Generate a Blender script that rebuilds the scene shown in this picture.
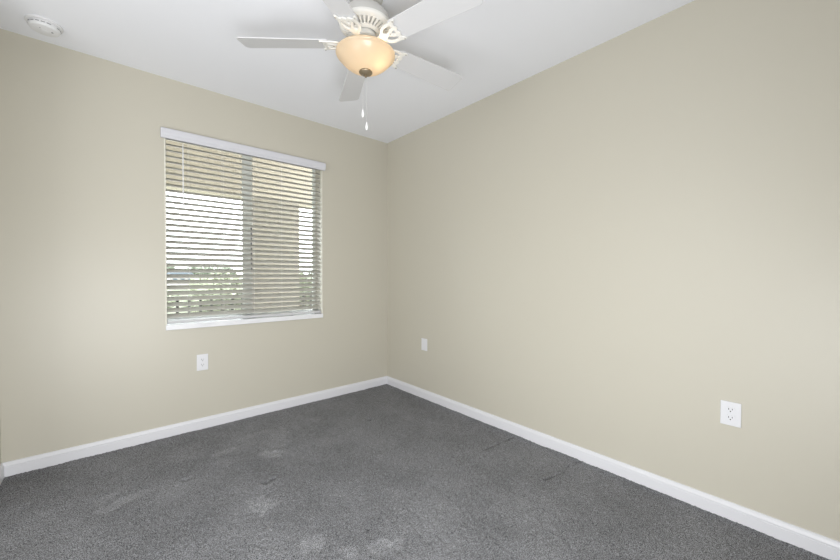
import bpy, bmesh, math, random
import numpy as np
from mathutils import Vector, Matrix

for _o in list(bpy.data.objects):
    bpy.data.objects.remove(_o, do_unlink=True)
SC = bpy.context.scene
COL = SC.collection
PI = math.pi
rad = math.radians
rng = random.Random(7)

# ------------------------------------------------------------------ camera
cam_d = bpy.data.cameras.new('camera')
cam = bpy.data.objects.new('camera', cam_d)
COL.objects.link(cam)
cam_d.sensor_width = 36.0
cam_d.lens = 15.37
cam_d.clip_start = 0.02
cam_d.clip_end = 900
YAW, PITCH, ROLL = 41.046, 0.921, 0.1484
cam.matrix_world = (Matrix.Translation((-2.143, -2.969, 1.118)) @ Matrix.Rotation(rad(-YAW), 4, 'Z')
                    @ Matrix.Rotation(rad(90 - PITCH), 4, 'X') @ Matrix.Rotation(rad(ROLL), 4, 'Z'))
SC.camera = cam

# ------------------------------------------------------------------ sky, light, exposure
world = bpy.data.worlds.new('sky')
SC.world = world
world.use_nodes = True
wn = world.node_tree
wn.nodes.clear()
w_out = wn.nodes.new('ShaderNodeOutputWorld')
w_bg = wn.nodes.new('ShaderNodeBackground')
w_bg.inputs['Color'].default_value = (0.93, 0.97, 1.0, 1)      # bright overcast sky
w_bg.inputs['Strength'].default_value = 7.0
wn.links.new(w_bg.outputs[0], w_out.inputs[0])


def area_light(name, loc, rot, sx, sy, power, color):
    d = bpy.data.lights.new(name, 'AREA')
    d.shape = 'RECTANGLE'
    d.size, d.size_y = sx, sy
    d.energy = power
    d.color = color
    o = bpy.data.objects.new(name, d)
    o.location = loc
    o.rotation_euler = rot
    COL.objects.link(o)
    return o


# added soft fill light, low behind the camera
area_light('fill_light_rear', (-2.12, -3.18, 0.62), (rad(91), 0, rad(-17)), 1.1, 0.95, 49.0, (0.97, 0.985, 1.0))
# added fill light, unseen, aimed up and in through the left wall's opening
area_light('fill_light_up', (-2.95, -2.0, 0.30), (0, rad(-160), 0), 0.5, 1.4, 9.0, (0.97, 0.985, 1.0))
area_light('fill_light_side', (-3.5, -2.0, 1.45), (0, rad(-94), 0), 1.6, 1.6, 23.5, (0.97, 0.985, 1.0))  # added fill panel facing in from the left, no fixture modelled

SC.view_settings.view_transform = 'Standard'
SC.view_settings.look = 'None'
SC.view_settings.gamma = 1.0
SC.view_settings.use_curve_mapping = False
SC.view_settings.exposure = 0.08


# ------------------------------------------------------------------ materials
def mat(name, col, rough=0.6, spec=0.5, metal=0.0):
    m = bpy.data.materials.new(name)
    m.use_nodes = True
    b = m.node_tree.nodes['Principled BSDF']
    b.inputs['Base Color'].default_value = (*col, 1)
    b.inputs['Roughness'].default_value = rough
    b.inputs['Specular IOR Level'].default_value = spec
    b.inputs['Metallic'].default_value = metal
    return m


def bsdf(m):
    return m.node_tree.nodes['Principled BSDF']


def add_noise_bump(m, scale, strength, dist=0.001, detail=3.0):
    nt = m.node_tree
    tc = nt.nodes.new('ShaderNodeTexCoord')
    nz = nt.nodes.new('ShaderNodeTexNoise')
    nz.inputs['Scale'].default_value = scale
    nz.inputs['Detail'].default_value = detail
    bp = nt.nodes.new('ShaderNodeBump')
    bp.inputs['Strength'].default_value = strength
    bp.inputs['Distance'].default_value = dist
    nt.links.new(tc.outputs['Object'], nz.inputs['Vector'])
    nt.links.new(nz.outputs['Fac'], bp.inputs['Height'])
    nt.links.new(bp.outputs['Normal'], bsdf(m).inputs['Normal'])
    return nz


def add_noise_color(m, c1, c2, scale, detail=2.0, lo=0.35, hi=0.65):
    nt = m.node_tree
    tc = nt.nodes.new('ShaderNodeTexCoord')
    nz = nt.nodes.new('ShaderNodeTexNoise')
    nz.inputs['Scale'].default_value = scale
    nz.inputs['Detail'].default_value = detail
    rp = nt.nodes.new('ShaderNodeValToRGB')
    rp.color_ramp.elements[0].position = lo
    rp.color_ramp.elements[1].position = hi
    rp.color_ramp.elements[0].color = (*c1, 1)
    rp.color_ramp.elements[1].color = (*c2, 1)
    nt.links.new(tc.outputs['Object'], nz.inputs['Vector'])
    nt.links.new(nz.outputs['Fac'], rp.inputs['Fac'])
    nt.links.new(rp.outputs['Color'], bsdf(m).inputs['Base Color'])
    return rp


M_WALL = mat('wall_paint', (0.57, 0.541, 0.458), 0.42, 0.5)
add_noise_bump(M_WALL, 90, 0.10, 0.0008)
M_CEIL = mat('ceiling_paint', (0.90, 0.912, 0.955), 0.8, 0.3)
add_noise_bump(M_CEIL, 70, 0.12, 0.001)
M_TRIM = mat('trim_paint', (0.75, 0.75, 0.78), 0.38, 0.5)
M_PLASTIC = mat('white_plastic', (0.77, 0.77, 0.795), 0.35, 0.5)
M_SMOKE = mat('detector_plastic', (0.80, 0.80, 0.81), 0.5, 0.4)
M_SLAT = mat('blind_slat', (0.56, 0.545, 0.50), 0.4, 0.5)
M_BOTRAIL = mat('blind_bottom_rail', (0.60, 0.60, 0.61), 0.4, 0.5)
M_VALANCE = mat('blind_valance', (0.68, 0.68, 0.72), 0.45, 0.4)
M_CORD = mat('ladder_cord', (0.74, 0.73, 0.70), 0.8, 0.2)
M_WAND = mat('tilt_wand', (0.80, 0.80, 0.80), 0.25, 0.5)
M_SILL = mat('marble_sill', (0.84, 0.84, 0.86), 0.25, 0.5)
add_noise_color(M_SILL, (0.80, 0.80, 0.82), (0.87, 0.87, 0.89), 9, 5.0)
M_BEAD = mat('bead_paint', (0.80, 0.78, 0.69), 0.45, 0.4)
M_VINYL = mat('window_frame_paint', (0.88, 0.90, 0.86), 0.4, 0.5)
M_DARK = mat('dark_slot', (0.03, 0.03, 0.03), 0.6, 0.3)
M_GREYSLOT = mat('grey_slot', (0.22, 0.22, 0.23), 0.6, 0.3)
M_SCREW = mat('screw_steel', (0.55, 0.53, 0.50), 0.35, 0.5, 0.9)
M_FAN = mat('fan_enamel', (0.80, 0.79, 0.75), 0.4, 0.5)
M_HOUSING = mat('housing_shaded_enamel', (0.56, 0.55, 0.52), 0.5, 0.4)  # fan enamel greyed, the dome's shade put into its colour
M_BLADE = mat('fan_blade', (0.68, 0.68, 0.69), 0.5, 0.4)
M_BRONZE = mat('brushed_bronze', (0.36, 0.29, 0.20), 0.4, 0.5, 0.85)
M_CHAIN = mat('pull_chain', (0.62, 0.61, 0.60), 0.45, 0.4, 0.2)
M_FOB = mat('pull_fob', (0.92, 0.92, 0.93), 0.3, 0.5)

# carpet: heathered yarn, flattened patches, open seams between tufts
M_CARPET = mat('carpet_pile', (0.1, 0.1, 0.1), 0.95, 0.1)
nt = M_CARPET.node_tree
tc = nt.nodes.new('ShaderNodeTexCoord')
n1 = nt.nodes.new('ShaderNodeTexNoise')
n1.inputs['Scale'].default_value = 280
n1.inputs['Detail'].default_value = 3
n1.inputs['Roughness'].default_value = 0.7
nt.links.new(tc.outputs['Object'], n1.inputs['Vector'])
r1 = nt.nodes.new('ShaderNodeValToRGB')
r1.color_ramp.elements[0].position = 0.38
r1.color_ramp.elements[1].position = 0.63
r1.color_ramp.elements[0].color = (0.046, 0.046, 0.049, 1)
r1.color_ramp.elements[1].color = (0.43, 0.435, 0.455, 1)
nt.links.new(n1.outputs['Fac'], r1.inputs['Fac'])
n2 = nt.nodes.new('ShaderNodeTexNoise')
n2.inputs['Scale'].default_value = 3.2
n2.inputs['Detail'].default_value = 4
nt.links.new(tc.outputs['Object'], n2.inputs['Vector'])
mr = nt.nodes.new('ShaderNodeMapRange')
mr.inputs['From Min'].default_value = 0.3
mr.inputs['From Max'].default_value = 0.7
mr.inputs['To Min'].default_value = 0.86
mr.inputs['To Max'].default_value = 1.12
nt.links.new(n2.outputs['Fac'], mr.inputs['Value'])
at = nt.nodes.new('ShaderNodeAttribute')
at.attribute_name = 'pile_wear'
ad = nt.nodes.new('ShaderNodeMath')
ad.operation = 'ADD'
nt.links.new(mr.outputs[0], ad.inputs[0])
nt.links.new(at.outputs['Fac'], ad.inputs[1])
vm = nt.nodes.new('ShaderNodeVectorMath')
vm.operation = 'SCALE'
nt.links.new(r1.outputs['Color'], vm.inputs[0])
nt.links.new(ad.outputs[0], vm.inputs['Scale'])
nt.links.new(vm.outputs[0], bsdf(M_CARPET).inputs['Base Color'])
bp = nt.nodes.new('ShaderNodeBump')
bp.inputs['Strength'].default_value = 0.7
bp.inputs['Distance'].default_value = 0.004
nt.links.new(n1.outputs['Fac'], bp.inputs['Height'])
nt.links.new(bp.outputs['Normal'], bsdf(M_CARPET).inputs['Normal'])

# clear pane: mostly transparent with a weak reflection
M_PANE = bpy.data.materials.new('window_pane')
M_PANE.use_nodes = True
nt = M_PANE.node_tree
nt.nodes.clear()
o_ = nt.nodes.new('ShaderNodeOutputMaterial')
mx = nt.nodes.new('ShaderNodeMixShader')
tr = nt.nodes.new('ShaderNodeBsdfTransparent')
tr.inputs['Color'].default_value = (0.93, 0.95, 0.94, 1)
gl = nt.nodes.new('ShaderNodeBsdfGlossy')
gl.inputs['Roughness'].default_value = 0.02
fr = nt.nodes.new('ShaderNodeFresnel')
fr.inputs['IOR'].default_value = 1.45
nt.links.new(fr.outputs[0], mx.inputs[0])
nt.links.new(tr.outputs[0], mx.inputs[1])
nt.links.new(gl.outputs[0], mx.inputs[2])
nt.links.new(mx.outputs[0], o_.inputs[0])

# alabaster glass bowl: passes the bulbs' light and glows softly
M_BOWL = bpy.data.materials.new('amber_glass')
M_BOWL.use_nodes = True
nt = M_BOWL.node_tree
nt.nodes.clear()
o_ = nt.nodes.new('ShaderNodeOutputMaterial')
tl = nt.nodes.new('ShaderNodeBsdfTranslucent')
tl.inputs['Color'].default_value = (0.90, 0.80, 0.64, 1)
df = nt.nodes.new('ShaderNodeBsdfDiffuse')
df.inputs['Color'].default_value = (0.66, 0.57, 0.45, 1)
m1 = nt.nodes.new('ShaderNodeMixShader')
m1.inputs[0].default_value = 0.5
gs = nt.nodes.new('ShaderNodeBsdfGlossy')
gs.inputs['Roughness'].default_value = 0.25
m2 = nt.nodes.new('ShaderNodeMixShader')
m2.inputs[0].default_value = 0.05
em = nt.nodes.new('ShaderNodeEmission')
em.inputs['Color'].default_value = (1.0, 0.80, 0.58, 1)
em.inputs['Strength'].default_value = 0.09
asd = nt.nodes.new('ShaderNodeAddShader')
nt.links.new(tl.outputs[0], m1.inputs[1])
nt.links.new(df.outputs[0], m1.inputs[2])
nt.links.new(m1.outputs[0], m2.inputs[1])
nt.links.new(gs.outputs[0], m2.inputs[2])
nt.links.new(m2.outputs[0], asd.inputs[0])
nt.links.new(em.outputs[0], asd.inputs[1])
nt.links.new(asd.outputs[0], o_.inputs[0])

M_BULB = bpy.data.materials.new('lit_bulb')
M_BULB.use_nodes = True
bsdf(M_BULB).inputs['Base Color'].default_value = (1, 0.9, 0.75, 1)
bsdf(M_BULB).inputs['Emission Color'].default_value = (1.0, 0.86, 0.68, 1)
bsdf(M_BULB).inputs['Emission Strength'].default_value = 14.0

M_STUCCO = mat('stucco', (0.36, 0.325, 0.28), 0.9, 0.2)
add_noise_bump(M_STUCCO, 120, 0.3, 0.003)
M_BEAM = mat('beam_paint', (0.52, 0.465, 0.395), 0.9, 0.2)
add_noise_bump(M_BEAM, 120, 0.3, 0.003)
M_CONCRETE = mat('balcony_concrete', (0.55, 0.53, 0.49), 0.9, 0.2)
add_noise_color(M_CONCRETE, (0.50, 0.48, 0.44), (0.60, 0.58, 0.54), 12, 5)
M_RAIL = mat('rail_bronze', (0.015, 0.015, 0.015), 0.5, 0.4)
M_RAILTOP = mat('rail_cap_paint', (0.30, 0.28, 0.25), 0.5, 0.4)
M_GRASS = mat('lawn', (0.2, 0.24, 0.10), 0.95, 0.1)
add_noise_color(M_GRASS, (0.145, 0.152, 0.11), (0.21, 0.218, 0.165), 0.15, 6)
M_LAKE = mat('lake_water', (0.23, 0.29, 0.36), 0.6, 0.5)
M_LEAF = mat('leaves', (0.2, 0.25, 0.1), 0.7, 0.2)
add_noise_color(M_LEAF, (0.24, 0.26, 0.18), (0.40, 0.42, 0.31), 0.9, 4)
M_LEAF_FAR = mat('far_leaves', (0.2, 0.25, 0.1), 0.8, 0.2)
add_noise_color(M_LEAF_FAR, (0.21, 0.235, 0.18), (0.29, 0.315, 0.25), 0.4, 4)
M_BARK = mat('bark', (0.20, 0.15, 0.11), 0.9, 0.1)
M_HOUSEWALL = mat('house_stucco', (0.36, 0.34, 0.32), 0.9, 0.2)
M_ROOF = mat('roof_tiles', (0.085, 0.10, 0.115), 0.8, 0.2)
M_GLASSDARK = mat('house_window_glass', (0.06, 0.08, 0.10), 0.1, 0.5)


# ------------------------------------------------------------------ mesh helpers
def obj(name, bm, m, parent=None, smooth=False, bevel=0.0, autosmooth=None, loc=None, segs=2):
    me = bpy.data.meshes.new(name)
    bmesh.ops.recalc_face_normals(bm, faces=bm.faces[:])
    bm.to_mesh(me)
    bm.free()
    me.materials.append(m)
    o = bpy.data.objects.new(name, me)
    COL.objects.link(o)
    if parent is not None:
        o.parent = parent
    if loc is not None:
        o.location = loc
    if smooth:
        me.polygons.foreach_set('use_smooth', [True] * len(me.polygons))
        if autosmooth:
            me.set_sharp_from_angle(angle=rad(autosmooth))
    if bevel > 0:
        b = o.modifiers.new('bevel', 'BEVEL')
        b.width = bevel
        b.segments = segs
        b.limit_method = 'ANGLE'
        b.angle_limit = rad(40)
    return o


def box(bm, x0, x1, y0, y1, z0, z1):
    vs = [bm.verts.new(c) for c in ((x0, y0, z0), (x1, y0, z0), (x1, y1, z0), (x0, y1, z0),
                                    (x0, y0, z1), (x1, y0, z1), (x1, y1, z1), (x0, y1, z1))]
    for f in ((0, 3, 2, 1), (4, 5, 6, 7), (0, 1, 5, 4), (1, 2, 6, 5), (2, 3, 7, 6), (3, 0, 4, 7)):
        bm.faces.new([vs[i] for i in f])
    return vs


def boxobj(name, dims, m, parent=None, bevel=0.0):
    bm = bmesh.new()
    box(bm, *dims)
    return obj(name, bm, m, parent, bevel=bevel)


def lathe(bm, prof, n=48, close_top=False, close_bot=False, c=(0, 0, 0)):
    rings = []
    for r, z in prof:
        if r < 1e-6:
            rings.append([bm.verts.new((c[0], c[1], c[2] + z))])
        else:
            rings.append([bm.verts.new((c[0] + r * math.cos(2 * PI * i / n), c[1] + r * math.sin(2 * PI * i / n), c[2] + z)) for i in range(n)])
    for a, b in zip(rings, rings[1:]):
        for i in range(n):
            j = (i + 1) % n
            if len(a) == 1 and len(b) == 1:
                continue
            if len(a) == 1:
                bm.faces.new((a[0], b[i], b[j]))
            elif len(b) == 1:
                bm.faces.new((a[i], a[j], b[0]))
            else:
                bm.faces.new((a[i], a[j], b[j], b[i]))
    if close_top and len(rings[-1]) > 1:
        bm.faces.new(rings[-1])
    if close_bot and len(rings[0]) > 1:
        bm.faces.new(rings[0])


def tube(bm, pts, r, n=10, cap=True):
    pts = [Vector(p) for p in pts]
    rings = []
    for i, p in enumerate(pts):
        d = (pts[min(i + 1, len(pts) - 1)] - pts[max(i - 1, 0)]).normalized()
        u = d.orthogonal().normalized()
        v = d.cross(u)
        rr = r[i] if isinstance(r, (list, tuple)) else r
        rings.append([bm.verts.new(p + u * rr * math.cos(2 * PI * k / n) + v * rr * math.sin(2 * PI * k / n)) for k in range(n)])
    for a, b in zip(rings, rings[1:]):
        # match the ring start to avoid twisting
        off = min(range(n), key=lambda s: (a[0].co - b[s].co).length)
        for k in range(n):
            bm.faces.new((a[k], a[(k + 1) % n], b[(k + 1 + off) % n], b[(k + off) % n]))
    if cap:
        bm.faces.new(rings[0])
        bm.faces.new(rings[-1])


def prism(bm, poly, axis, a, b):
    """poly: list of (p, q); extruded along axis from a to b. axis x: (y,z); y: (x,z); z: (x,y)"""
    def P(p, q, t):
        return {'x': (t, p, q), 'y': (p, t, q), 'z': (p, q, t)}[axis]
    A = [bm.verts.new(P(p, q, a)) for p, q in poly]
    B = [bm.verts.new(P(p, q, b)) for p, q in poly]
    n = len(poly)
    bm.faces.new(A)
    bm.faces.new(B[::-1])
    for i in range(n):
        j = (i + 1) % n
        bm.faces.new((A[i], B[i], B[j], A[j]))


def curve_plate(name, splines, half_thick, m, parent, bevel=0.0008):
    """flat plate with holes from closed 2D outlines (outer first), turned into a mesh"""
    cu = bpy.data.curves.new(name + '_outline', 'CURVE')
    cu.dimensions = '2D'
    cu.fill_mode = 'BOTH'
    cu.extrude = half_thick
    cu.bevel_depth = bevel
    cu.bevel_resolution = 1
    for pts in splines:
        s = cu.splines.new('POLY')
        s.points.add(len(pts) - 1)
        for i, (x, y) in enumerate(pts):
            s.points[i].co = (x, y, 0, 1)
        s.use_cyclic_u = True
    tmp = bpy.data.objects.new(name + '_tmp', cu)
    COL.objects.link(tmp)
    dg = bpy.context.evaluated_depsgraph_get()
    me = bpy.data.meshes.new_from_object(tmp.evaluated_get(dg))
    bpy.data.objects.remove(tmp, do_unlink=True)
    bpy.data.curves.remove(cu)
    me.name = name
    me.materials.clear()
    me.materials.append(m)
    o = bpy.data.objects.new(name, me)
    COL.objects.link(o)
    o.parent = parent
    return o


def tag(o, label, cat, group=None, kind=None):
    o['label'] = label
    o['category'] = cat
    if group:
        o['group'] = group
    if kind:
        o['kind'] = kind
    return o


def struct(o, label=None, cat=None):
    o['kind'] = 'structure'
    if label:
        o['label'] = label
    if cat:
        o['category'] = cat
    return o


def empty(name, loc, rz=0.0):
    o = bpy.data.objects.new(name, None)
    o.location = loc
    o.rotation_euler = (0, 0, rz)
    o.empty_display_size = 0.05
    COL.objects.link(o)
    return o


# ------------------------------------------------------------------ room shell
H = 2.44
XL, YF = -2.592, -3.30          # left wall and front wall (behind the camera)
WX0, WX1, WZ0, WZ1 = -1.849, -0.705, 0.768, 2.094    # window opening
WT = 0.20

bm = bmesh.new()
box(bm, XL - 0.12, WX0, 0, WT, -0.1, H + 0.1)
box(bm, WX1, 0.12, 0, WT, -0.1, H + 0.1)
box(bm, WX0, WX1, 0, WT, -0.1, WZ0 - 0.037)
box(bm, WX0, WX1, 0, WT, WZ1, H + 0.1)
bmesh.ops.remove_doubles(bm, verts=bm.verts[:], dist=1e-5)
struct(obj('wall_back', bm, M_WALL), 'beige painted wall with the window in it', 'wall')
struct(boxobj('wall_right', (0, 0.12, YF - 0.12, 0, -0.1, H + 0.1), M_WALL), 'long plain beige wall right of the window corner', 'wall')
bm = bmesh.new()                                   # left wall with a wide unseen opening added for the fill lights
box(bm, XL - 0.12, XL, -0.5, 0, -0.1, H + 0.1)
box(bm, XL - 0.12, XL, YF - 0.12, -3.15, -0.1, H + 0.1)
box(bm, XL - 0.12, XL, -3.15, -0.5, 2.36, H + 0.1)
struct(obj('wall_left', bm, M_WALL), 'beige wall at the far left edge', 'wall')
bm = bmesh.new()                                   # front wall, behind the camera, with a wide opening added for light
box(bm, XL, -2.35, YF - 0.12, YF, -0.1, H + 0.1)
box(bm, -0.15, 0, YF - 0.12, YF, -0.1, H + 0.1)
box(bm, -2.35, -0.15, YF - 0.12, YF, 2.35, H + 0.1)
struct(obj('wall_front', bm, M_WALL), 'beige wall with a wide opening added behind the viewer to let light in', 'wall')
struct(boxobj('ceiling', (-4.0, 0.12, -4.72, 0.1, H, H + 0.1), M_CEIL), 'smooth white ceiling', 'ceiling')

# unseen walls and floor added past the two openings to block sky light
bm = bmesh.new()
box(bm, -4.0, 0.12, -4.72, -4.60, -0.1, H + 0.1)
box(bm, -4.0, -3.90, -4.60, 0.0, -0.1, H + 0.1)
box(bm, -3.90, XL - 0.12, -0.12, 0.0, -0.1, H + 0.1)
box(bm, 0.0, 0.12, -4.60, YF - 0.12, -0.1, H + 0.1)
struct(obj('wall_sky_block', bm, M_WALL), 'unseen beige walls added behind the viewer to block sky light', 'wall')
struct(boxobj('trim_7', (-4.0, 0.12, -4.72, 0.2, -0.14, -0.008), M_CARPET), 'dark grey carpet slab added under the unseen sky-blocking walls', 'carpet')

# ---- carpet: a fine grid with real pile height, dents and seams
gx, gy = 0.008, 0.008
xs = np.arange(XL, 0.0001, gx)
ys = np.arange(YF - 0.1, 0.0001, gy)
nx, ny = len(xs), len(ys)
X, Y = np.meshgrid(xs, ys)
rs = np.random.RandomState(3)
Z = rs.rand(ny, nx) * 0.0045
wear = np.zeros_like(X)


def blur(a, k):
    for _ in range(k):
        a = (a + np.roll(a, 1, 0) + np.roll(a, -1, 0) + np.roll(a, 1, 1) + np.roll(a, -1, 1)) / 5
    return a


mot = blur(rs.rand(ny, nx), 5)
mot = (mot - mot.mean()) / mot.std()
mot2 = blur(rs.rand(ny, nx), 60)
mot2 = (mot2 - mot2.mean()) / mot2.std()
Z += 0.0008 * mot2
for (px, py, rx, ry, ang, amt) in (      # brushed, flattened patches of pile
        (-2.10, -0.704, 0.10, 0.04, 20, 0.22), (-2.16, -0.62, 0.06, 0.03, 50, 0.14),
        (-1.585, -0.479, 0.075, 0.03, 10, 0.24), (-1.388, -0.700, 0.07, 0.045, -30, 0.26),
        (-1.30, -0.55, 0.16, 0.07, 60, 0.12), (-1.59, -1.174, 0.055, 0.07, 0, 0.26),
        (-1.523, -1.571, 0.05, 0.05, 30, 0.24), (-1.311, -1.768, 0.06, 0.03, 0, 0.24),
        (-1.42, -1.72, 0.035, 0.04, 0, 0.24), (-1.25, -1.80, 0.05, 0.022, 20, 0.20),
        (-1.42, -0.36, 0.10, 0.03, 10, 0.10), (-1.78, -0.72, 0.22, 0.10, 30, 0.06)):
    a = rad(ang)
    u = (X - px) * math.cos(a) + (Y - py) * math.sin(a)
    v = -(X - px) * math.sin(a) + (Y - py) * math.cos(a)
    d = np.sqrt((u / rx) ** 2 + (v / ry) ** 2) + 0.20 * mot
    wgt = np.clip((1.25 - d) / 0.5, 0, 1)
    wear += 1.25 * amt * wgt
    Z -= 0.0015 * wgt


def seg_dist(ax, ay, bx, by):
    dx, dy = bx - ax, by - ay
    t = np.clip(((X - ax) * dx + (Y - ay) * dy) / (dx * dx + dy * dy), 0, 1)
    return np.hypot(X - ax - t * dx, Y - ay - t * dy)


for (ax, ay, bx, by, w, dep) in (        # parted pile: furniture dents and creases
        (-0.346, -1.530, -0.06, -1.551, 0.011, 0.009), (-0.36, -1.955, -0.215, -1.990, 0.008, 0.010),
        (-0.215, -1.990, -0.095, -1.969, 0.007, 0.009), (-0.075, -1.985, -0.018, -1.992, 0.010, 0.010),
        (-0.055, -1.330, -0.043, -1.362, 0.010, 0.009), (-0.12, -1.345, -0.05, -1.34, 0.006, 0.007),
        (-1.840, -0.688, -1.800, -0.684, 0.016, 0.012), (-1.515, -1.000, -1.470, -0.985, 0.016, 0.012),
        (-1.37, -0.712, -1.352, -0.700, 0.016, 0.011), (-0.645, -0.662, -0.630, -0.658, 0.017, 0.012),
        (-1.63, -1.14, -1.44, -1.075, 0.007, 0.006), (-1.62, -1.21, -1.60, -1.10, 0.006, 0.005)):
    d = seg_dist(ax, ay, bx, by)
    g = np.clip(1 - d / w, 0, 1) * np.clip(0.65 + 0.45 * mot, 0.1, 1.2)
    Z -= dep * g
    wear -= 0.50 * g
    ridge = np.clip(1 - np.abs(d - w * 2.0) / w, 0, 1)
    Z += 0.25 * dep * ridge
me = bpy.data.meshes.new('floor')
co = np.stack([X.ravel(), Y.ravel(), Z.ravel()], 1).astype(np.float32)
idx = np.arange(nx * ny).reshape(ny, nx)
quads = np.stack([idx[:-1, :-1], idx[:-1, 1:], idx[1:, 1:], idx[1:, :-1]], -1).reshape(-1, 4)
me.vertices.add(len(co))
me.vertices.foreach_set('co', co.ravel())
me.loops.add(quads.size)
me.loops.foreach_set('vertex_index', quads.ravel().astype(np.int32))
me.polygons.add(len(quads))
me.polygons.foreach_set('loop_start', np.arange(0, quads.size, 4, dtype=np.int32))
me.polygons.foreach_set('loop_total', np.full(len(quads), 4, dtype=np.int32))
me.update(calc_edges=True)
atr = me.attributes.new('pile_wear', 'FLOAT', 'POINT')
atr.data.foreach_set('value', wear.ravel().astype(np.float32))
me.materials.append(M_CARPET)
fl = bpy.data.objects.new('floor', me)
COL.objects.link(fl)
struct(fl, 'dark grey plush carpet with lighter brushed patches', 'carpet')


# ---- baseboards with a moulded top
def base_profile(t=0.013, h=0.080):
    return [(0, -0.02), (t, -0.02), (t, h * 0.64), (t * 0.86, h * 0.66), (t * 0.86, h * 0.69), (t * 0.98, h * 0.71), (t * 0.98, h * 0.76),
            (t * 0.80, h * 0.83), (t * 0.62, h * 0.90), (t * 0.55, h * 0.97), (t * 0.35, h), (0, h)]


bm = bmesh.new()
prism(bm, [(-p, q) for p, q in base_profile()], 'x', XL, 0)
struct(obj('baseboard_back', bm, M_TRIM), 'white moulded baseboard under the window wall', 'baseboard')
bm = bmesh.new()
prism(bm, [(-p, q) for p, q in base_profile()], 'y', YF, 0)
struct(obj('baseboard_right', bm, M_TRIM), 'white moulded baseboard along the right wall', 'baseboard')
bm = bmesh.new()
prism(bm, [(XL + p, q) for p, q in base_profile()], 'y', -0.5, 0)
struct(obj('baseboard_left', bm, M_TRIM), 'short bit of white baseboard at the left edge', 'baseboard')

# ------------------------------------------------------------------ window: frame, sashes, panes
win = empty('window_1', (0, 0, 0))
struct(win, 'white framed sliding window behind the blinds', 'window')
FY0, FY1 = 0.140, 0.198
bm = bmesh.new()
fw = 0.011
box(bm, WX0, WX0 + fw, FY0, FY1, WZ0, WZ1)
box(bm, WX1 - fw, WX1, FY0, FY1, WZ0, WZ1)
box(bm, WX0 + fw, WX1 - fw, FY0, FY1, WZ0, WZ0 + fw)
box(bm, WX0 + fw, WX1 - fw, FY0, FY1, WZ1 - 0.004, WZ1)
obj('window_frame', bm, M_VINYL, win, bevel=0.003)


def sash(x0, x1, y0, y1, s0, s1):
    bm = bmesh.new()
    z0, z1 = WZ0 + fw, WZ1 - 0.004
    box(bm, x0, x0 + s0, y0, y1, z0, z1)
    box(bm, x1 - s1, x1, y0, y1, z0, z1)
    box(bm, x0 + s0, x1 - s1, y0, y1, z0, z0 + 0.016)
    box(bm, x0 + s0, x1 - s1, y0, y1, z1 - 0.009, z1)
    s = obj('sash', bm, M_VINYL, win, bevel=0.003)
    ym = (y0 + y1) / 2
    boxobj('pane', (x0 + s0 - 0.004, x1 - s1 + 0.004, ym - 0.002, ym + 0.002, z0 + 0.012, z1 - 0.006), M_PANE, s)
    return s


sash(WX0 + fw, -1.268, 0.170, 0.194, 0.016, 0.030)
s2 = sash(-1.322, WX1 - fw, 0.143, 0.167, 0.075, 0.010)
boxobj('handle', (-1.262, -1.253, 0.128, 0.144, 1.13, 1.50), M_GREYSLOT, s2, bevel=0.002)['label'] = 'slim dark pull strip on the inner sash'

# narrow cream bead down each side of the opening
for (a, b) in ((WX0, WX0 + 0.008), (WX1 - 0.007, WX1)):
    boxobj('side_bead', (a, b, -0.003, 0.03, WZ0, WZ1 - 0.03), M_BEAD, win, bevel=0.002)

# window sill (marble)
bm = bmesh.new()
box(bm, WX0, WX1, -0.012, FY0, WZ0 - 0.037, WZ0)
struct(obj('trim_1', bm, M_SILL, bevel=0.004), 'white marble window sill', 'window sill')

# ------------------------------------------------------------------ faux wood blind
bl = empty('window_blind', ((WX0 + WX1) / 2, 0.03, 2.03))
tag(bl, 'white horizontal slat blind with valance, tilted half open in the window', 'blinds')


def toloc(o, parent):
    o.matrix_parent_inverse = Matrix.Translation(-parent.location)
    return o


BY = 0.034            # slat centre plane
SX0, SX1 = WX0 + 0.011, WX1 - 0.010
TILT = rad(28)
bm = bmesh.new()
z = 0.826
zs = []
while z < 2.06:
    zs.append(z)
    z += 0.0392
sw, st = 0.0508, 0.0034
for z in zs:
    prof = []
    K = 8
    for k in range(K + 1):
        u = -sw / 2 + sw * k / K
        prof.append((u, st / 2 + 0.0012 * (1 - (2 * u / sw) ** 2)))
    for k in range(K, -1, -1):
        u = -sw / 2 + sw * k / K
        prof.append((u, -st / 2 + 0.0012 * (1 - (2 * u / sw) ** 2)))
    c, s = math.cos(TILT), math.sin(TILT)
    prism(bm, [(BY + u * c - v * s, z + u * s + v * c) for u, v in prof], 'x', SX0, SX1)
toloc(obj('slat_panel', bm, M_SLAT, bl), bl)
# bottom rail
bm = bmesh.new()
c, s = math.cos(rad(12)), math.sin(rad(12))
pr = [(-0.026, -0.008), (0.026, -0.008), (0.027, 0), (0.026, 0.009), (-0.026, 0.009), (-0.027, 0)]
prism(bm, [(BY + u * c - v * s, 0.787 + u * s + v * c) for u, v in pr], 'x', SX0, SX1)
toloc(obj('bottom_rail', bm, M_BOTRAIL, bl, bevel=0.002), bl)
# head rail
toloc(boxobj('head_rail', (SX0, SX1, 0.006, 0.062, 2.071, 2.093), M_VALANCE, bl), bl)
# valance: moulded front with returns
VX0, VX1 = -1.870, -0.688
bm = bmesh.new()
vp = [(-0.004, 2.030), (-0.020, 2.028), (-0.026, 2.032), (-0.028, 2.040), (-0.034, 2.050), (-0.0365, 2.062), (-0.0365, 2.082),
      (-0.034, 2.090), (-0.029, 2.095), (-0.0005, 2.095), (-0.0005, 2.085), (-0.004, 2.080)]
prism(bm, vp, 'x', VX0, VX1)
va = toloc(obj('valance', bm, M_VALANCE, bl, bevel=0.004, segs=3), bl)
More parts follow.
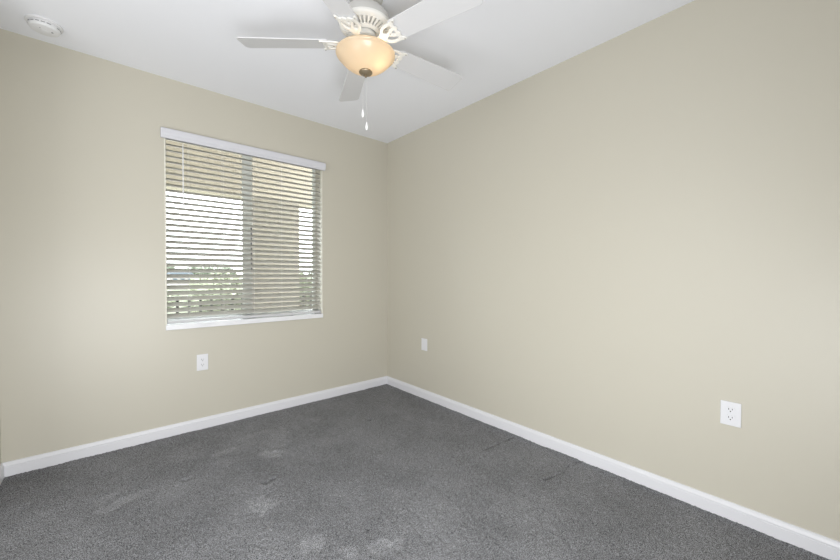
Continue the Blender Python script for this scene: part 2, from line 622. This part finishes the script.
# ladder cords
for lx in (-1.706, -1.490, -1.275, -1.060, -0.845):
    bm = bmesh.new()
    for sy in (-1, 1):
        yy = BY + sy * (sw / 2 * math.cos(TILT) + 0.002)
        tube(bm, [(lx, yy, 0.79), (lx, yy, 2.071)], 0.0009, 6)
    for z in zs:
        cc, ss = math.cos(TILT), math.sin(TILT)
        tube(bm, [(lx, BY - sw / 2 * cc, z - sw / 2 * ss - 0.004), (lx, BY + sw / 2 * cc, z + sw / 2 * ss - 0.004)], 0.0007, 5)
    toloc(obj('ladder_cord', bm, M_CORD, bl), bl)
bm = bmesh.new()
tube(bm, [(-1.742, -0.0005, 2.02), (-1.742, -0.001, 1.98), (-1.742, -0.001, 1.60)], [0.002, 0.0042, 0.0042], 8)
lathe(bm, [(0.0, 1.583), (0.0055, 1.587), (0.0055, 1.600), (0.0042, 1.606)], 10, c=(-1.742, -0.001, 0))
toloc(obj('tilt_wand', bm, M_WAND, bl), bl)


# ------------------------------------------------------------------ wall plates
def plate_shape(bm, w, h, t):
    box(bm, -w / 2, w / 2, -t, 0, -h / 2, h / 2)


def receptacle(parent, zc):
    """one socket face of a duplex outlet, local frame: x along wall, -y out of the wall"""
    bm = bmesh.new()
    pts = []
    R = 0.0172
    for k in range(40):
        a = 2 * PI * k / 40
        pts.append((R * math.cos(a), zc + max(-0.0125, min(0.0125, R * math.sin(a)))))
    prism(bm, pts, 'y', -0.0085, -0.005)
    f = obj('socket_face', bm, M_PLASTIC, parent)
    for (x, w, h) in ((-0.0063, 0.0022, 0.0085), (0.0063, 0.0022, 0.007)):
        boxobj('slot', (x - w / 2, x + w / 2, -0.0088, -0.007, zc + 0.0035 - h / 2, zc + 0.0035 + h / 2), M_DARK, f)
    bm = bmesh.new()
    prism(bm, [(0.0024 * math.cos(2 * PI * k / 16), zc - 0.0068 + 0.0026 * math.sin(2 * PI * k / 16)) for k in range(16)], 'y', -0.0088, -0.007)
    obj('ground_hole', bm, M_DARK, f)


def screw(parent, x, z, y=-0.0062):
    bm = bmesh.new()
    prism(bm, [(x + 0.0034 * math.cos(2 * PI * k / 16), z + 0.0034 * math.sin(2 * PI * k / 16)) for k in range(16)], 'y', y - 0.0008, y + 0.001)
    return obj('screw', bm, M_PLASTIC, parent)


def outlet(loc, rz, label, w, h):
    t = empty('power_outlet', loc, rz)
    tag(t, label, 'outlet', None)
    bm = bmesh.new()
    plate_shape(bm, w, h, 0.006)
    p = obj('cover_plate', bm, M_PLASTIC, t, bevel=0.0025, segs=3)
    receptacle(t, 0.0185)
    receptacle(t, -0.0185)
    screw(t, 0, 0)
    return t


outlet((-1.634, 0, 0.481), 0, 'small white duplex outlet low on the wall below the window', 0.072, 0.116)
outlet((0, -2.674, 0.485), rad(-90), 'white duplex outlet on the long right wall, nearest the viewer', 0.073, 0.109)
t = empty('blank_wall_plate', (0, -0.573, 0.487), rad(-90))
tag(t, 'small white wall plate without sockets low near the room corner', 'wall plate')
bm = bmesh.new()
plate_shape(bm, 0.075, 0.108, 0.006)
obj('cover_plate', bm, M_PLASTIC, t, bevel=0.0025, segs=3)
screw(t, 0, 0.036)
screw(t, 0, -0.036)

# ------------------------------------------------------------------ smoke detector
sd = empty('smoke_detector', (-2.385, -0.208, H))
tag(sd, 'round white smoke detector on the ceiling in the left corner', 'smoke detector')
bm = bmesh.new()
lathe(bm, [(0.0, 0.0), (0.072, 0.0), (0.072, -0.008), (0.066, -0.011), (0.0, -0.011)], 48)
obj('base_plate', bm, M_SMOKE, sd, smooth=True, autosmooth=30)
bm = bmesh.new()
lathe(bm, [(0.0, -0.010), (0.060, -0.010), (0.062, -0.014), (0.062, -0.024), (0.056, -0.034), (0.042, -0.039), (0.018, -0.040), (0.016, -0.042), (0.0, -0.042)], 48)
obj('housing', bm, M_SMOKE, sd, smooth=True, autosmooth=30)
for k in range(18):
    a = 2 * PI * k / 18
    if k % 6 == 5:
        continue
    bm = bmesh.new()
    v = box(bm, -0.0075, 0.0075, -0.0008, 0.0008, -0.0015, 0.0015)
    M = Matrix.Rotation(a, 4, 'Z') @ Matrix.Translation((0, 0.0625, -0.0195))
    bmesh.ops.transform(bm, matrix=M, verts=v)
    obj('vent_slot', bm, M_GREYSLOT, sd)
bm = bmesh.new()
lathe(bm, [(0.0, -0.0412), (0.0045, -0.0405), (0.0045, -0.037)], 12, c=(0.030, -0.012, 0))
obj('test_button', bm, M_GREYSLOT, sd)
bm = bmesh.new()
lathe(bm, [(0.0, -0.0412), (0.0022, -0.0405), (0.0022, -0.037)], 12, c=(-0.014, -0.030, 0))
obj('indicator_lamp', bm, M_GREYSLOT, sd)

# ------------------------------------------------------------------ ceiling fan
FX, FYc = -1.216, -1.510
fan = empty('ceiling_fan', (FX, FYc, H))
tag(fan, 'white five blade ceiling fan with lit amber glass bowl', 'ceiling fan')


def fz(prof):
    return [(r, z - H) for r, z in prof]


bm = bmesh.new()
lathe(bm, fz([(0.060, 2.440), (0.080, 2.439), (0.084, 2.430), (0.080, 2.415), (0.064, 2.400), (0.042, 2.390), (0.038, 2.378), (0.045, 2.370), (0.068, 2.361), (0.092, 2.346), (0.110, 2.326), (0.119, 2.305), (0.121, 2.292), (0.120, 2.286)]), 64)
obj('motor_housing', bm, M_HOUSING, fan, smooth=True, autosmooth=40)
# vented lower ring: outer rim, radial ribs, inner collar
bm = bmesh.new()
lathe(bm, fz([(0.120, 2.290), (0.1225, 2.284), (0.121, 2.277), (0.116, 2.272), (0.108, 2.270), (0.101, 2.267), (0.099, 2.270), (0.103, 2.276), (0.116, 2.290)]), 64)
obj('outer_ring', bm, M_FAN, fan, smooth=True, autosmooth=35)
bm = bmesh.new()
lathe(bm, fz([(0.066, 2.262), (0.0665, 2.254), (0.060, 2.250), (0.050, 2.248), (0.046, 2.262)]), 48)
obj('inner_collar', bm, M_FAN, fan, smooth=True, autosmooth=35)
bm = bmesh.new()
for k in range(30):
    a = 2 * PI * (k + 0.5) / 30
    vs = []
    for (r, hw, zb) in ((0.063, 0.0030, 2.2525), (0.102, 0.0056, 2.2665)):
        for sx in (-1, 1):
            for dz in (0, 0.008):
                vs.append(bm.verts.new((r * math.cos(a) - sx * hw * math.sin(a), r * math.sin(a) + sx * hw * math.cos(a), zb + dz - H)))
    a0, a1, a2, a3, b0, b1, b2, b3 = vs
    for f in ((a0, a1, a3, a2), (b0, b2, b3, b1), (a0, b0, b1, a1), (a2, a3, b3, b2), (a0, a2, b2, b0), (a1, b1, b3, a3)):
        bm.faces.new(f)
obj('vent_grille', bm, M_FAN, fan)
bm = bmesh.new()
lathe(bm, fz([(0.0, 2.276), (0.060, 2.276), (0.116, 2.288)]), 48)
obj('motor_plate', bm, M_FAN, fan)
# hub and switch housing
bm = bmesh.new()
lathe(bm, fz([(0.0, 2.222), (0.046, 2.222), (0.050, 2.226), (0.050, 2.240), (0.047, 2.246), (0.045, 2.252), (0.0, 2.252)]), 48)
obj('hub', bm, M_FAN, fan, smooth=True, autosmooth=35)
bm = bmesh.new()
lathe(bm, fz([(0.040, 2.224), (0.042, 2.200), (0.052, 2.190), (0.070, 2.184), (0.074, 2.180), (0.070, 2.176), (0.030, 2.178), (0.0, 2.178)]), 48)
obj('light_fitter', bm, M_FAN, fan, smooth=True, autosmooth=35)

# blade outline (local x radial, local y lateral)
BR0, BR1 = 0.168, 0.582


def blade_outline():
    w0, w1, r0, r1 = 0.052, 0.063, 0.012, 0.022
    pts = []
    for (cx, cy, r, a0) in ((BR1 - r1, w1 - r1, r1, 0), (BR0 + r0, w0 - r0, r0, 90), (BR0 + r0, -w0 + r0, r0, 180), (BR1 - r1, -w1 + r1, r1, 270)):
        for k in range(7):
            a = rad(a0 + 90 * k / 6)
            pts.append((cx + r * math.cos(a), cy + r * math.sin(a)))
    return pts


def smooth_closed(pts, n=6):
    out = []
    m = len(pts)
    for i in range(m):
        p0, p1, p2, p3 = (np.array(pts[(i + j - 1) % m], float) for j in range(4))
        for k in range(n):
            t = k / n
            q = 0.5 * ((2 * p1) + (-p0 + p2) * t + (2 * p0 - 5 * p1 + 4 * p2 - p3) * t * t + (-p0 + 3 * p1 - 3 * p2 + p3) * t ** 3)
            out.append((q[0], q[1]))
    return out


def iron_outlines():
    half = [(0.036, 0.022), (0.050, 0.026), (0.064, 0.017), (0.082, 0.012), (0.104, 0.019), (0.122, 0.036), (0.145, 0.046), (0.172, 0.047), (0.196, 0.051), (0.206, 0.050),
            (0.203, 0.043), (0.192, 0.035), (0.190, 0.025), (0.196, 0.015), (0.193, 0.006)]
    pts = half + [(0.187, 0.0)] + [(x, -y) for x, y in half[::-1]]
    outer = smooth_closed(pts, 4)
    hole = smooth_closed([(0.122, 0.016), (0.133, 0.031), (0.155, 0.037), (0.176, 0.034), (0.178, 0.022), (0.163, 0.020), (0.150, 0.012), (0.135, 0.006)], 3)
    hole2 = [(x, -y) for x, y in hole][::-1]
    mid = smooth_closed([(0.160, 0.0), (0.170, 0.009), (0.181, 0.008), (0.178, 0.0), (0.181, -0.008), (0.170, -0.009)], 3)
    return [outer, hole, hole2, mid]


ANG = [68.1, 140.1, 212.1, 284.1, 356.1]
PITCHB = rad(13.8)
BLZ = 2.201 - H
blade_me = iron_me = screw_me = None
for i, a in enumerate(ANG):
    Mz = Matrix.Rotation(rad(a), 4, 'Z')
    if i == 0:
        bm = bmesh.new()
        prism(bm, blade_outline(), 'z', -0.0022, 0.0022)
        b = obj('blade', bm, M_BLADE, fan, bevel=0.0012)
        ir = curve_plate('blade_iron', iron_outlines(), 0.0022, M_FAN, fan, 0.0014)
        bm = bmesh.new()
        lathe(bm, [(0, -0.0028), (0.0030, -0.0022), (0.0042, 0.0), (0.0042, 0.002)], 12)
        sc = obj('screw', bm, M_SCREW, ir, smooth=True)
        blade_me, iron_me, screw_me = b.data, ir.data, sc.data
        bevmod = True
    else:
        b = b0.copy()
        COL.objects.link(b)
        ir = ir0.copy()
        COL.objects.link(ir)
        sc = sc0.copy()
        COL.objects.link(sc)
        sc.parent = ir
    if i == 0:
        b0, ir0, sc0 = b, ir, sc
    # ccw edge is the lower one
    Mp = Matrix.Rotation(-PITCHB, 4, 'X')
    b.matrix_local = Matrix.Translation((0, 0, BLZ)) @ Mz @ Mp
    ir.matrix_local = Matrix.Translation((0, 0, BLZ - 0.0068)) @ Mz @ Mp
    sc.matrix_local = Matrix.Translation((0.199, 0.047, -0.004))
    for (sx, sy) in ((0.199, -0.047), (0.150, 0.0)):
        s_ = sc.copy()
        COL.objects.link(s_)
        s_.parent = ir
        s_.matrix_local = Matrix.Translation((sx, sy, -0.004))

# bowl, cap, bulbs
bm = bmesh.new()
outer = [(0.134, 2.156), (0.1375, 2.155), (0.1385, 2.151), (0.1365, 2.146), (0.1315, 2.143), (0.128, 2.139), (0.120, 2.128), (0.106, 2.113), (0.086, 2.097), (0.062, 2.083), (0.040, 2.075), (0.020, 2.072), (0.006, 2.0715)]
inner = [(r - 0.004 if r > 0.01 else r, z + 0.004) for r, z in outer]
lathe(bm, fz(outer[::-1]) + fz(inner)[0:], 64)
obj('glass_bowl', bm, M_BOWL, fan, smooth=True)
bm = bmesh.new()
lathe(bm, fz([(0.0, 2.049), (0.004, 2.047), (0.005, 2.051), (0.0035, 2.054), (0.010, 2.056), (0.018, 2.058), (0.020, 2.061), (0.028, 2.064), (0.0315, 2.069), (0.030, 2.074), (0.0, 2.076)]), 40)
obj('bowl_cap', bm, M_BRONZE, fan, smooth=True, autosmooth=50)
for (bx, by, bz, bmat) in ((0.026, -0.046, 2.136, M_BULB), (-0.062, 0.030, 2.140, M_PLASTIC)):
    bm = bmesh.new()
    lathe(bm, [(0.0, -0.028), (0.010, -0.025), (0.017, -0.016), (0.019, -0.004), (0.015, 0.010), (0.011, 0.020), (0.010, 0.036), (0.0, 0.036)], 20)
    o = obj('bulb', bm, bmat, fan, smooth=True)
    o.location = (bx, by, bz - H)

# pull chains with fobs
for (cx, cy, ztop, zf, lab) in ((-0.0145, 0.0015, 2.10, 1.875, 'shorter'), (0.008, 0.004, 2.10, 1.822, 'longer')):
    bm = bmesh.new()
    z = 2.200
    bot = zf + 0.018
    zz = 2.066
    while zz > bot:
        bmesh.ops.create_icosphere(bm, subdivisions=1, radius=0.0009, matrix=Matrix.Translation((cx, cy, zz - H)))
        zz -= 0.0034
    tube(bm, [(cx, cy, 2.074 - H), (cx, cy, bot - H)], 0.00045, 6)
    ch = obj('pull_chain', bm, M_CHAIN, fan)
    bm = bmesh.new()
    lathe(bm, [(0.0, 0.020), (0.002, 0.019), (0.0032, 0.012), (0.0058, 0.002), (0.0064, -0.006), (0.0048, -0.014), (0.002, -0.019), (0.0, -0.020)], 16, c=(cx, cy, zf - H))
    obj('pull_fob', bm, M_FOB, ch, smooth=True)

# ------------------------------------------------------------------ balcony outside the window
struct(boxobj('trim_2', (-4.2, 1.8, WT + 0.0, 1.78, -0.22, -0.03), M_CONCRETE), 'concrete balcony slab outside the window', 'balcony floor')
struct(boxobj('trim_3', (-4.2, 1.8, 1.55, 1.78, 2.032, 2.70), M_BEAM), 'beige beam across the top of the balcony opening', 'beam')
struct(boxobj('trim_4', (-4.2, 1.8, WT, 1.55, 2.50, 2.70), M_BEAM), 'beige balcony ceiling', 'balcony ceiling')
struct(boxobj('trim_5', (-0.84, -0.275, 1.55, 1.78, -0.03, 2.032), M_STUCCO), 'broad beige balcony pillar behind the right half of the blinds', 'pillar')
rl = empty('balcony_railing', (-1.2, 1.66, -0.03))
tag(rl, 'dark balcony railing with thin upright bars behind the blinds', 'railing')


def railing_part(name, dims):
    return toloc(boxobj(name, dims, M_RAIL if name == 'baluster' else M_RAILTOP, rl, bevel=0.002), rl)


for (a, b) in ((-4.1, -0.84), (-0.275, 1.75)):
    railing_part('top_rail', (a, b, 1.640, 1.680, 0.845, 0.872))
    railing_part('bottom_rail', (a, b, 1.645, 1.675, 0.05, 0.075))
x = -1.58
x -= 0.108 * 4
while x < 0.6:
    if not (-0.86 < x < -0.255):
        railing_part('baluster', (x - 0.012, x + 0.012, 1.648, 1.672, 0.075, 0.845))
    x += 0.108

# ------------------------------------------------------------------ grounds beyond
GZ = -3.3
struct(boxobj('trim_6', (-260, 420, 2.5, 520, GZ - 0.3, GZ), M_GRASS), 'pale green grounds beyond the balcony', 'lawn')
bm = bmesh.new()
pts = [(-3 + 20 * math.cos(a) + 2.5 * math.sin(3 * a), 150 + 42 * math.sin(a) + 4 * math.cos(2 * a)) for a in [2 * PI * k / 48 for k in range(48)]]
prism(bm, pts, 'z', GZ + 0.02, GZ + 0.05)
tag(obj('lake', bm, M_LAKE), 'pale blue water seen between the lower left slats', 'lake', kind='stuff')


def make_tree(name, loc, h, rad_, nleaf, leaf, m, label, group):
    t = empty(name, loc, rng.random() * 6)
    tag(t, label, 'tree', group)
    bm = bmesh.new()
    tube(bm, [(0, 0, 0), (0.03 * h, 0.01 * h, h * 0.3), (0.0, 0.02 * h, h * 0.62)], [h * 0.03, h * 0.022, h * 0.012], 8)
    for k in range(5):
        a = k * 1.26
        tube(bm, [(0.02 * h, 0.012 * h, h * 0.36), (0.5 * rad_ * math.cos(a), 0.5 * rad_ * math.sin(a), h * 0.62)], [h * 0.012, h * 0.005], 6)
    obj('trunk', bm, M_BARK, t)
    bm = bmesh.new()
    clumps = []
    for k in range(14):
        a = rng.random() * 2 * PI
        rr = rad_ * math.sqrt(rng.random()) * 0.72
        clumps.append((rr * math.cos(a), rr * math.sin(a), h * (0.52 + 0.36 * rng.random() * (1 - 0.4 * rr / rad_)), rad_ * (0.28 + 0.2 * rng.random())))
    for k in range(nleaf):
        c = clumps[k % len(clumps)]
        d = Vector((rng.gauss(0, 1), rng.gauss(0, 1), rng.gauss(0, 0.8))).normalized() * c[3] * (0.7 + 0.35 * rng.random())
        p = Vector(c[:3]) + d
        u = Vector((rng.gauss(0, 1), rng.gauss(0, 1), rng.gauss(0, 1))).normalized()
        v = u.orthogonal().normalized()
        s = leaf * (0.7 + 0.6 * rng.random())
        q = [p - u * s, p + v * s * 0.55, p + u * s, p - v * s * 0.55]
        bm.faces.new([bm.verts.new(x) for x in q])
    obj('foliage', bm, m, t)
    return t


FARL = 'pale green tree in the distant tree line seen between slats'
for (x, y, h, r) in ((2, 205, 7.6, 6.6), (18, 226, 8.4, 6.8), (33, 204, 7.4, 6.6), (49, 228, 8.6, 6.8), (63, 204, 7.6, 6.4), (80, 226, 8.4, 6.8), (95, 205, 7.8, 6.4), (-14, 224, 7.6, 6.6)):
    make_tree('distant_tree', (x, y, GZ), h, r, 1100, 1.0, M_LEAF_FAR, FARL, 'distant tree line')
make_tree('leafy_tree', (3.6, 24, GZ), 4.6, 2.0, 2200, 0.20, M_LEAF, 'green tree in view beside the sash stile in the window middle', 'nearer trees')
make_tree('leafy_tree', (8.6, 22, GZ), 4.8, 2.2, 2200, 0.20, M_LEAF, 'green tree seen right of the balcony pillar', 'nearer trees')
make_tree('bushy_tree', (1.0, 42, GZ), 3.0, 2.4, 2000, 0.22, M_LEAF, 'low bushy tree seen behind the railing left of the pillar', 'nearer trees')
# a distant house with a grey blue hip roof
hs = empty('distant_house', (13.2, 118, GZ + 0.0), rad(8))
tag(hs, 'distant house with blue grey hip roof seen between slats', 'house')
boxobj('walls', (-2.9, 2.9, -2.5, 2.5, 0, 3.9), M_HOUSEWALL, hs)
bm = bmesh.new()
A = [bm.verts.new(v) for v in ((-3.3, -2.9, 3.85), (3.3, -2.9, 3.85), (3.3, 2.9, 3.85), (-3.3, 2.9, 3.85))]
Rg = [bm.verts.new((-1.2, 0, 5.9)), bm.verts.new((1.2, 0, 5.9))]
bm.faces.new(A)
bm.faces.new((A[0], A[1], Rg[1], Rg[0]))
bm.faces.new((A[1], A[2], Rg[1]))
bm.faces.new((A[2], A[3], Rg[0], Rg[1]))
bm.faces.new((A[3], A[0], Rg[0]))
obj('roof', bm, M_ROOF, hs)
for wx in (-1.8, 0.0, 1.8):
    boxobj('window', (wx - 0.5, wx + 0.5, -2.53, -2.45, 1.9, 3.1), M_GLASSDARK, hs)
